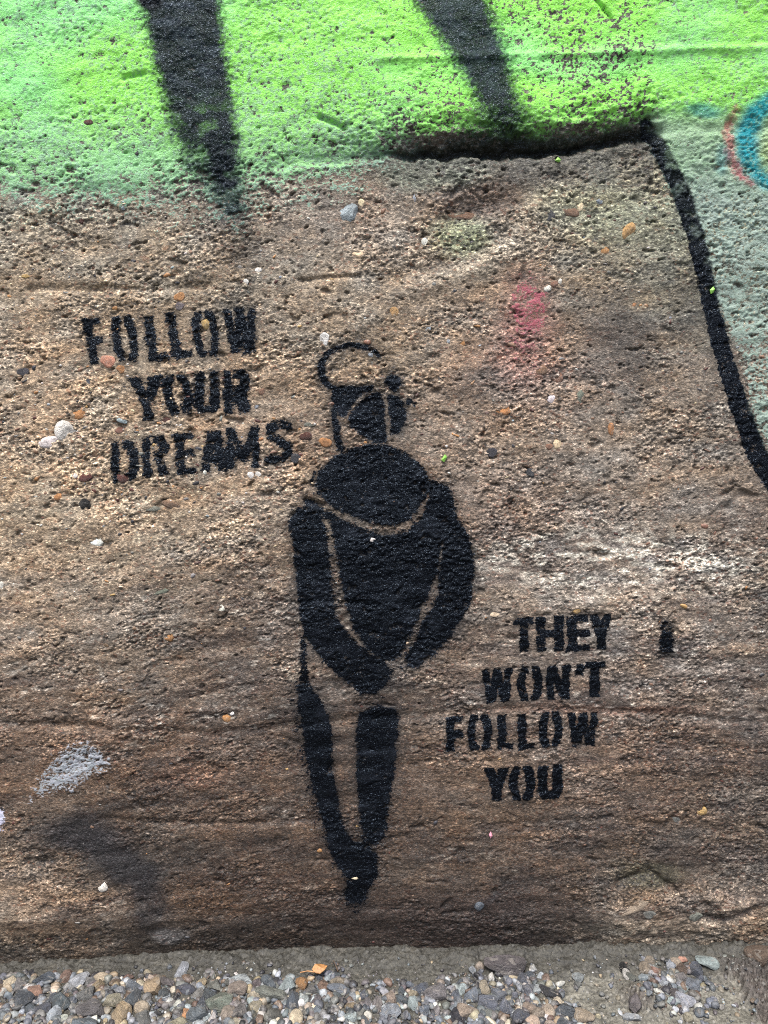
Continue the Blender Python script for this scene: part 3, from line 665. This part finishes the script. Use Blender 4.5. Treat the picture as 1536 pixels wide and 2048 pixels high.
# stones one can point at in the photo: px, py, width px, height px, colour, in-plane angle
BIG = [(18,1962,20,24,'cream',20),(40,1966,20,26,'grey',5),(88,1957,44,24,'slate',10),(97,1950,24,14,'pale',5),(73,1983,46,24,'rust',12),(4,1982,14,14,'white',0),(42,1999,48,26,'slate',10),
 (135,1950,26,20,'brown',-30),(155,1960,26,36,'pale',30),(125,2003,30,32,'slate',40),(105,2028,24,26,'pale',40),(84,2016,30,22,'slate',0),(176,1984,34,28,'grey',-10),(195,1970,20,26,'ochre',5),
 (180,2019,60,36,'mauve',4),(175,2046,50,26,'blue',0),(225,2000,28,34,'tan',40),(238,2030,38,36,'ochre',20),(255,1952,20,14,'rust',0),(270,1970,30,20,'blue',10),(263,1998,26,44,'slate',10),
 (240,1977,24,14,'pale',0),(305,1974,40,36,'ochre',0),(335,1962,28,22,'mauve',0),(360,1943,22,40,'pale',5),(283,2012,24,18,'tan',0),(286,2036,46,30,'grey',20),(375,1976,36,20,'slate',10),
 (402,1962,20,20,'ochre',10),(428,1968,40,26,'grey',30),(483,1957,46,22,'pale',5),(474,1975,36,22,'tan',10),(443,1999,52,34,'olive',-25),(424,1990,30,24,'slate',0),(355,2008,24,18,'white',0),(370,2026,20,20,'orange',0),
 (396,2026,32,34,'blue',-20),(411,2030,14,20,'pale',0),(424,2031,14,16,'white',0),(350,2045,36,20,'tan',0),(455,2024,20,24,'tan',30),(480,2022,32,26,'grey',10),(510,1988,22,16,'cream',0),(378,2045,24,14,'grey',0),
 (545,1986,52,28,'olive',8),(540,1966,30,26,'slate',40),(575,1970,34,28,'pale',0),(586,2003,30,46,'slate',-15),(604,1962,22,22,'orange',0),(596,1978,12,12,'ochre',0),(620,1980,28,22,'grey',0),(645,1972,28,30,'brown',10),
 (658,1952,18,20,'pale',10),(672,1945,20,14,'slate',0),(678,1959,28,16,'tan',5),(678,1976,42,22,'blue',0),(607,1995,24,26,'pale',-40),(632,1995,22,20,'mauve',0),(634,2018,20,26,'blue',10),(592,2032,22,20,'cream',0),
 (660,2008,24,16,'grey',0),(703,2008,22,18,'ochre',30),(706,1990,20,18,'pale',20),(702,2030,26,24,'pale',20),(548,2030,36,24,'olive',-25),(733,2005,18,22,'grey',0),(753,2008,22,34,'grey',0),(781,1994,28,24,'tan',5),
 (782,2024,38,36,'pale',30),(766,1964,14,12,'pale',0),(803,1980,16,18,'slate',0),(822,1967,16,14,'blue',30),(843,1975,28,28,'slate',0),(875,1984,44,36,'grey',30),(806,1996,20,20,'slate',0),(826,2006,22,24,'pale',0),
 (852,1998,16,14,'pale',0),(851,2016,22,22,'blue',0),(846,2028,16,14,'white',0),(873,2020,20,22,'grey',10),(911,1987,20,30,'blue',10),(922,1999,14,14,'white',40),(942,1990,26,36,'blue',20),(908,2008,16,18,'blue',0),
 (912,2026,26,34,'dark',-40),(934,2020,34,26,'tan',20),(958,1948,26,16,'slate',10),(982,1951,16,20,'white',20),(970,1974,18,22,'tan',0),(974,2003,48,24,'blue',5),(998,1984,24,24,'blue',0),(945,1936,14,16,'pale',0),(960,1930,14,14,'tan',0),
 (1010,2015,34,34,'blue',20),(980,2024,18,24,'olive',0),(945,2028,24,20,'cream',20),(1030,1950,24,10,'cream',-20),(1066,1932,16,14,'white',20),(1060,1946,22,14,'slate',0),(1082,1946,16,14,'pale',0),(1045,1958,24,24,'slate',0),(1056,1982,24,24,'blue',0),
 (1075,1976,22,18,'pale',10),(1100,1980,36,18,'dark',25),(1073,2003,14,22,'pale',-15),(1060,2012,20,16,'tan',10),(1094,2004,12,14,'ochre',0),(1116,1998,20,16,'cream',10),(1097,2022,20,24,'cream',10),(1130,2020,38,28,'slate',10),
 (1078,2024,22,22,'tan',0),(1168,2029,30,26,'tan',30),(1045,2030,28,24,'slate',0),(1065,2042,24,18,'cream',0),(1100,2044,24,14,'tan',0),(1125,2042,26,18,'slate',0),(1196,2027,12,10,'cream',0),(1265,2029,26,16,'pale',10),(1377,2032,14,14,'tan',0),
 (1157,1950,20,18,'pale',25),(1156,1964,12,12,'grey',0),(1291,1904,12,12,'pale',0),(1288,1919,16,8,'pale',30),(1288,1932,20,18,'tan',0),(1311,1937,20,14,'rust',30),(1343,1925,20,22,'pale',20),(1352,1912,20,18,'tan',0),(1366,1911,14,14,'pink',0),
 (1413,1917,40,24,'pale',20),(1392,1936,26,28,'slate',20),(1363,1935,24,24,'brown',0),(1362,1951,26,22,'grey',0),(1254,1944,12,16,'white',0),(1265,1950,20,14,'grey',10),(1293,1951,24,16,'pale',-5),(1305,1942,20,14,'white',20),
 (1314,1954,20,14,'rust',0),(1330,1962,18,12,'pale',20),(1342,1952,14,16,'tan',0),(1384,1965,24,24,'blue',-20),(1346,1968,12,20,'blue',0),(1366,1973,16,14,'pale',0),(1352,1985,22,18,'mauve',0),(1345,1999,18,18,'pale',30),
 (1371,1997,30,28,'pale',0),(1271,1997,26,32,'mauve',0),(1246,1932,14,20,'black',0),(1300,1915,16,12,'tan',0),(1401,1951,14,12,'slate',0),(1510,1918,26,0,'grey',0)]
BIG = [b for b in BIG if b[3] > 0]
r = random.Random(3); spots = []; NST = 0
def set_stone(px, py, wp, hp, c, ang, lift=.30, me=None):
    global NST
    x, y = on_ground(px, py, .004)
    for _ in range(3): x, y = on_ground(px, py, ground_h(x, y) + .003)
    y = min(y, -.006)
    dist = math.hypot(math.hypot(x, y + CAM_D), CAM_H); s = dist / FPX
    a = wp * s / 2; bb = max(hp, .5 * wp) * s / 2 * 1.05; hh = min(a, bb) * r.uniform(.6, .85)
    cc = tuple(v * r.uniform(.62, .98) for v in [1])[0]; cg = sum(PAL[c]) / 3; cc = tuple((v * .72 + cg * .28) * cc for v in PAL[c]); m = me or ROUGH[r.randrange(14)]
    if c in ('cream', 'white', 'orange', 'tan') and r.random() < .5 and me is None: m = ROUND[r.randrange(7)]
    o = place(m, "stone", ground, (x, y, ground_h(x, y) + hh * lift), (a * 1.18, bb * 1.18, hh * 1.25), (r.uniform(-.35, .35) + .25, r.uniform(-.3, .3), -math.radians(ang) + r.uniform(-.15, .15)), jit(cc, r))
    spots.append((x, y, max(a, bb))); NST += 1
    return o
for bdef in BIG: set_stone(*bdef)
tag(set_stone(1522, 1910, 44, 30, 'brown', 0, .5, ROUND[1]), "rounded brown stone at the right edge by the wall")
tag(set_stone(1012, 1929, 74, 22, 'mauve', 0, .5, ROUGH[2]), "long flat brown stone lying along the wall foot")
# fillers, still pickable: avoid the big ones
wc = ['slate'] * 7 + ['blue'] * 3 + ['grey'] * 7 + ['pale'] * 4 + ['tan'] * 2 + ['brown'] * 2 + ['mauve'] * 2 + ['cream', 'ochre', 'white', 'dark', 'dark', 'dark']
tries = 0
def dens(px, py):
    top = np.interp(px, [0, 200, 420, 700, 800, 1000, 1110, 1130], [1955, 1950, 1960, 1962, 1985, 1955, 1965, 1990])
    if px < 1135 and py > top - 10 - 8 * math.sin(px * .05): return 1
    return 0
while NST < 300 and tries < 30000:
    tries += 1
    px, py = r.uniform(-30, 1150), r.uniform(1945, 2075)
    if not dens(px, py): continue
    wp = r.uniform(12, 26); x, y = on_ground(px, py, .003)
    rad = wp * .6 / FPX / 2 * .8
    if any((x - a) ** 2 + (y - b_) ** 2 < (rad + c * .62) ** 2 for a, b_, c in spots): continue
    set_stone(px, py, wp, wp * r.uniform(.6, .95), r.choice(wc), r.uniform(-60, 60), .05)
# small grit and the gravel that runs on towards the viewer: too many to count
def joined(name, items, protos, mat, parent):
    vs, fs, cs = [], [], []; off = 0
    for (loc, size, rot, col, k) in items:
        pv, pf = protos[k]; R = np.array(Euler(rot).to_matrix()); v = (pv * np.array(size)) @ R.T + np.array(loc)
        vs.append(v); fs.append(pf + off); cs.append(np.tile((*col, 1), (len(pv), 1))); off += len(pv)
    vs = np.concatenate(vs); fs = np.concatenate(fs); cs = np.concatenate(cs)
    me = bpy.data.meshes.new(name); nf = len(fs)
    me.vertices.add(len(vs)); me.vertices.foreach_set("co", vs.astype(np.float32).ravel())
    me.loops.add(nf * 3); me.loops.foreach_set("vertex_index", fs.astype(np.int32).ravel())
    me.polygons.add(nf); me.polygons.foreach_set("loop_start", np.arange(0, nf * 3, 3, dtype=np.int32)); me.update(calc_edges=True)
    at = me.attributes.new("tint", 'FLOAT_COLOR', 'POINT'); at.data.foreach_set("color", cs.astype(np.float32).ravel())
    me.materials.append(mat); o = bpy.data.objects.new(name, me); COL.objects.link(o); o.parent = parent; o['kind'] = 'stuff'; return o
def proto(seed, sub):
    me = stone_mesh("temporary", seed, sub, 7, 0, smallm); v = np.zeros(len(me.vertices) * 3); me.vertices.foreach_get("co", v)
    f = np.zeros(len(me.polygons) * 3, np.int32); me.polygons.foreach_get("vertices", f); bpy.data.meshes.remove(me); return v.reshape(-1, 3), f.reshape(-1, 3)
PR = [proto(200 + i, 2) for i in range(8)] + [proto(300 + i, 1) for i in range(8)]
items = []
for _ in range(9500):
    if r.random() < .55: px, py = r.uniform(-60, 1600), r.uniform(1925, 2090); x, y = on_ground(px, py)
    else: x, y = r.uniform(-.42, .42), r.uniform(-.34, -.085); px, py = 500, 2040
    if y > -.008: continue
    gravelly = dens(px, py) or (x < .16 and y < -.06 and y > -.2) or math.hypot(x - .245, (y + .045) * 1.3) < .035
    if not gravelly and r.random() < .68: continue
    s = (r.choice([.0010, .0014, .0018, .0024, .0032, .0042]) if gravelly else r.choice([.0006, .0008, .001, .0014, .0022])) * (1.0 if y > -.09 else 1.7)
    items.append(((x, y, ground_h(x, y) + s * .2), (s * r.uniform(.8, 1.3), s, s * r.uniform(.5, .9)), (r.uniform(-.6, .6), r.uniform(-.6, .6), r.uniform(0, 6)), (lambda p: jit([(v * .66 + sum(p) / 3 * .34) * .8 for v in p], r, .3))(PAL[r.choice(wc)]), r.randrange(8) + (8 if s < .002 or y < -.095 else 0)))
g = joined("gravel_grit", items, PR, smallm, ground)

# ------------------------------------------------------------------ pebbles set in the wall
PEB = [(129,862,22,20,'white',20),(98,884,22,10,'white',-15),(215,722,15,12,'pink',0),(241,738,9,8,'orange',0),(358,594,12,8,'orange',-30),(410,648,8,9,'ochre',0),(176,764,17,8,'slate',20),(158,828,12,11,'orange',0),
 (243,840,12,8,'pale',0),(650,677,10,12,'white',-10),(788,623,10,10,'ochre',20),(857,657,8,5,'pale',-25),(923,687,8,8,'orange',0),(896,684,6,6,'pale',0),(742,709,7,6,'pale',0),(1008,821,15,8,'orange',5),(1104,798,9,8,'white',0),
 (1162,794,9,12,'olive',0),(1223,857,9,13,'orange',-10),(1114,888,9,9,'cream',20),(1098,893,8,6,'rust',0),(1205,502,13,8,'orange',-5),(1259,463,13,16,'ochre',30),(1098,432,13,10,'dark',-30),(1141,424,15,8,'brown',15),
 (1095,576,7,7,'white',0),(1121,563,5,5,'white',0),(1108,568,8,6,'rust',-20),(1082,741,12,10,'brown',0),(1117,756,10,10,'rust',0),(171,1010,14,11,'black',35),(194,1084,13,8,'white',0),(116,994,8,7,'orange',0),
 (149,952,6,5,'white',0),(338,1273,10,9,'orange',0),(344,1010,20,7,'brown',15),(304,1019,15,6,'olive',0),(322,1183,17,5,'olive',-15),(443,1217,8,6,'white',-30),(501,950,7,7,'white',0),(516,949,7,5,'white',20),(411,945,5,4,'white',0),
 (453,1438,9,7,'orange',0),(464,1427,4,4,'white',0),(205,1775,8,9,'white',0),(4,1170,6,7,'white',0),(170,957,13,9,'red',-10),(244,957,13,10,'red',0),(45,744,13,8,'dark',-10),(592,917,11,9,'dark',0),(710,1756,6,3,'cream',0),
 (191,905,9,9,'brown',0),(525,783,9,7,'rust',0),(512,812,8,6,'pale',20),(573,714,11,7,'brown',0),(334,841,10,7,'red',0),(238,862,10,7,'rust',0),(1268,1816,30,9,'tan',-28),(1300,1829,12,8,'grey',0),(1392,1834,12,8,'olive',0),
 (960,1813,10,8,'slate',0),(700,430,26,18,'pale',-30),(723,405,6,6,'cream',0),(850,483,7,6,'white',0),(716,507,13,6,'cream',15),(830,395,5,8,'pale',0),(925,432,26,7,'brown',5),(1160,412,6,10,'cream',0),(1198,402,8,9,'pale',0),
 (246,414,5,5,'pale',0),(162,441,6,5,'red',0),(51,553,7,4,'ochre',0),(176,244,8,5,'red',0),(273,305,4,4,'dark',0),(492,565,6,6,'white',0),(517,541,6,5,'white',0),(360,612,10,7,'mauve',0),(1404,1623,9,8,'ochre',0),(1355,1640,12,7,'grey',0),
 (985,905,12,9,'dark',0),(1060,945,9,10,'dark',-30),(745,1080,6,4,'white',0),(650,884,14,9,'orange',10),(612,872,12,9,'red',0),(620,850,10,5,'olive',0),(990,1230,8,6,'cream',0),(1155,1222,9,5,'ochre',0),(1270,610,5,4,'orange',0)]
r = random.Random(8)
PAL['orange'] = lin(188, 136, 86); PAL['ochre'] = lin(196, 160, 104)
for (px, py, a, bq, c, ang) in PEB:
    x, z = on_wall(px, py); h = wall_h(x, z)
    for _ in range(2):
        dx, dy, dz = ray(px, py); t = (CAM_D - h) / dy; x, z = t * dx, CAM_H + t * dz; h = wall_h(x, z)
    s = math.hypot(CAM_D, CAM_H - z) / FPX
    a_, b_ = a * s, bq * s; th = min(a_, b_) * .55
    place(ROUND[r.randrange(7)] if c != 'pale' else ROUGH[r.randrange(14)], "pebble", wall, (x, -h + th * .42, z), (a_ * 1.12, th, b_ * 1.15), (0, math.radians(ang), 0), jit([min(1.5, v * (1.7 if c in ('white', 'cream') else 1.2)) for v in PAL[c]], r, .08))
items = []
cw = ['white'] * 4 + ['cream'] * 4 + ['brown'] * 5 + ['red'] * 6 + ['dark'] * 4 + ['orange'] * 2 + ['ochre'] + ['grey'] * 3 + ['rust'] * 3 + ['pale'] * 2
for _ in range(1500):
    px, py = r.uniform(-20, 1556), r.uniform(400, 1900)
    if r.random() < sm(900, 1500, py) * .8: continue
    if r.random() < .35: px, py = r.gauss(250, 190), r.gauss(880, 110)
    x, z = on_wall(px, py); h = wall_h(x, z)
    if cover[min(NZ - 1, np.searchsorted(gz, z)), min(NX - 1, np.searchsorted(gx, x))] > .5 and r.random() < .93: continue
    s = r.choice([.0007, .0009, .0012, .0016, .0022]) * r.uniform(.8, 1.2); c = r.choice(cw)
    if c in ('white', 'cream', 'pale'):
        s = min(s, .0012)
        if r.random() < sm(900, 1400, py): continue
    items.append(((x, -h + s * .2, z), (s * r.uniform(.9, 1.6), s * .55, s * r.uniform(.7, 1.0)), (0, r.uniform(-.5, .5), 0), jit(PAL[c], r), r.randrange(8)))
joined("small_pebbles", items, PR, smallm, wall)

# ------------------------------------------------------------------ small things: paint flecks, dry leaf, twig
def flat_blob(name, pts3, thick_dir, mat, parent=None):
    bm = bmesh.new(); top = [bm.verts.new(p) for p in pts3]; bot = [bm.verts.new(Vector(p) + thick_dir) for p in pts3]
    c = bm.verts.new(sum((Vector(p) for p in pts3), Vector()) / len(pts3) - thick_dir * 1.5)
    k = len(pts3)
    for i in range(k):
        bm.faces.new((top[i], top[(i + 1) % k], c)); bm.faces.new((top[(i + 1) % k], top[i], bot[i], bot[(i + 1) % k]))
    bm.faces.new(bot[::-1]); bmesh.ops.recalc_face_normals(bm, faces=bm.faces)
    me = bpy.data.meshes.new(name); bm.to_mesh(me); bm.free(); me.materials.append(mat)
    o = bpy.data.objects.new(name, me); COL.objects.link(o)
    if parent: o.parent = parent
    return o
def simple(name, c, rough=.5, sc=300, vary=.35):
    m, n, l, b = newmat(name); tc = n.new("ShaderNodeTexCoord")
    l.new(ramp(n, l, noise(n, l, tc.outputs["Object"], sc, 4, .6).outputs[0], [(.3, tuple(v * (1 - vary) for v in c)), (.7, tuple(v * (1 + vary) for v in c))]), b.inputs["Base Color"])
    b.inputs["Roughness"].default_value = rough; return m
limem = simple("lime_fleck", (.22, .48, .08)); leafm = simple("dry_leaf", lin(150, 108, 66), .5, 500); twigm = simple("twig_bark", lin(70, 55, 42), .7, 500)
FLK = [([(1422, 588), (1420, 580), (1427, 573), (1430, 578), (1427, 585)], limem), ([(882, 920), (887, 912), (890, 908), (894, 914), (888, 924)], limem), ([(1112, 318), (1118, 311), (1124, 317), (1120, 322)], limem),
       ([(978, 1670), (982, 1663), (985, 1672), (981, 1677)], simple("pink_fleck", (.7, .3, .38)))]
for pts, m in FLK:
    q3 = []
    for px, py in pts:
        x, z = on_wall(px, py); q3.append(Vector((x, -wall_h(x, z) - .0011, z)))
    ym = min(p.y for p in q3)
    for p in q3: p.y = ym
    flat_blob("paint_fleck", q3, Vector((0, .0008, 0)), m, wall)
def gp(px, py, up=.004):
    x, y = on_ground(px, py, .004)
    for _ in range(3): x, y = on_ground(px, py, ground_h(x, y) + up)
    return Vector((x, y, ground_h(x, y) + up))
def tube(name, pts, rad, mat, parent=None):
    cu = bpy.data.curves.new(name, 'CURVE'); cu.dimensions = '3D'; s = cu.splines.new('POLY'); s.points.add(len(pts) - 1)
    for i, p in enumerate(pts): s.points[i].co = (*p, 1); s.points[i].radius = 1 - .5 * i / len(pts)
    cu.bevel_depth = rad; cu.bevel_resolution = 2; cu.use_fill_caps = True; ob = bpy.data.objects.new(name, cu); COL.objects.link(ob)
    me = bpy.data.meshes.new_from_object(ob); bpy.data.objects.remove(ob); me.materials.clear(); me.materials.append(mat)
    o = bpy.data.objects.new(name, me); COL.objects.link(o)
    if parent: o.parent = parent
    return o
base = gp(630, 1942, 0)
leaf = bpy.data.objects.new("dry_leaf", None); COL.objects.link(leaf); leaf.location = base; leaf.empty_display_size = .01
tag(leaf, "small curled orange brown dry leaf on the gravel at the wall foot", "leaf")
pts = [gp(*p) - base for p in [(624, 1946), (630, 1939), (640, 1934), (651, 1934), (655, 1941), (650, 1949), (640, 1952), (630, 1950)]]
for i, p in enumerate(pts): p.z += .0035 + .0016 * math.sin(i * 1.7)
flat_blob("blade", pts, Vector((0, 0, -.0006)), leafm, leaf)
tube("stalk", [gp(*p, .006) - base for p in [(628, 1944), (615, 1942), (600, 1945)]], .0006, leafm, leaf)
tw = tube("twig", [gp(676, 1943, .004), gp(672, 1932, .005), gp(667, 1921, .007)], .0007, twigm); tag(tw, "thin dark twig sticking up beside the dry leaf", "twig")
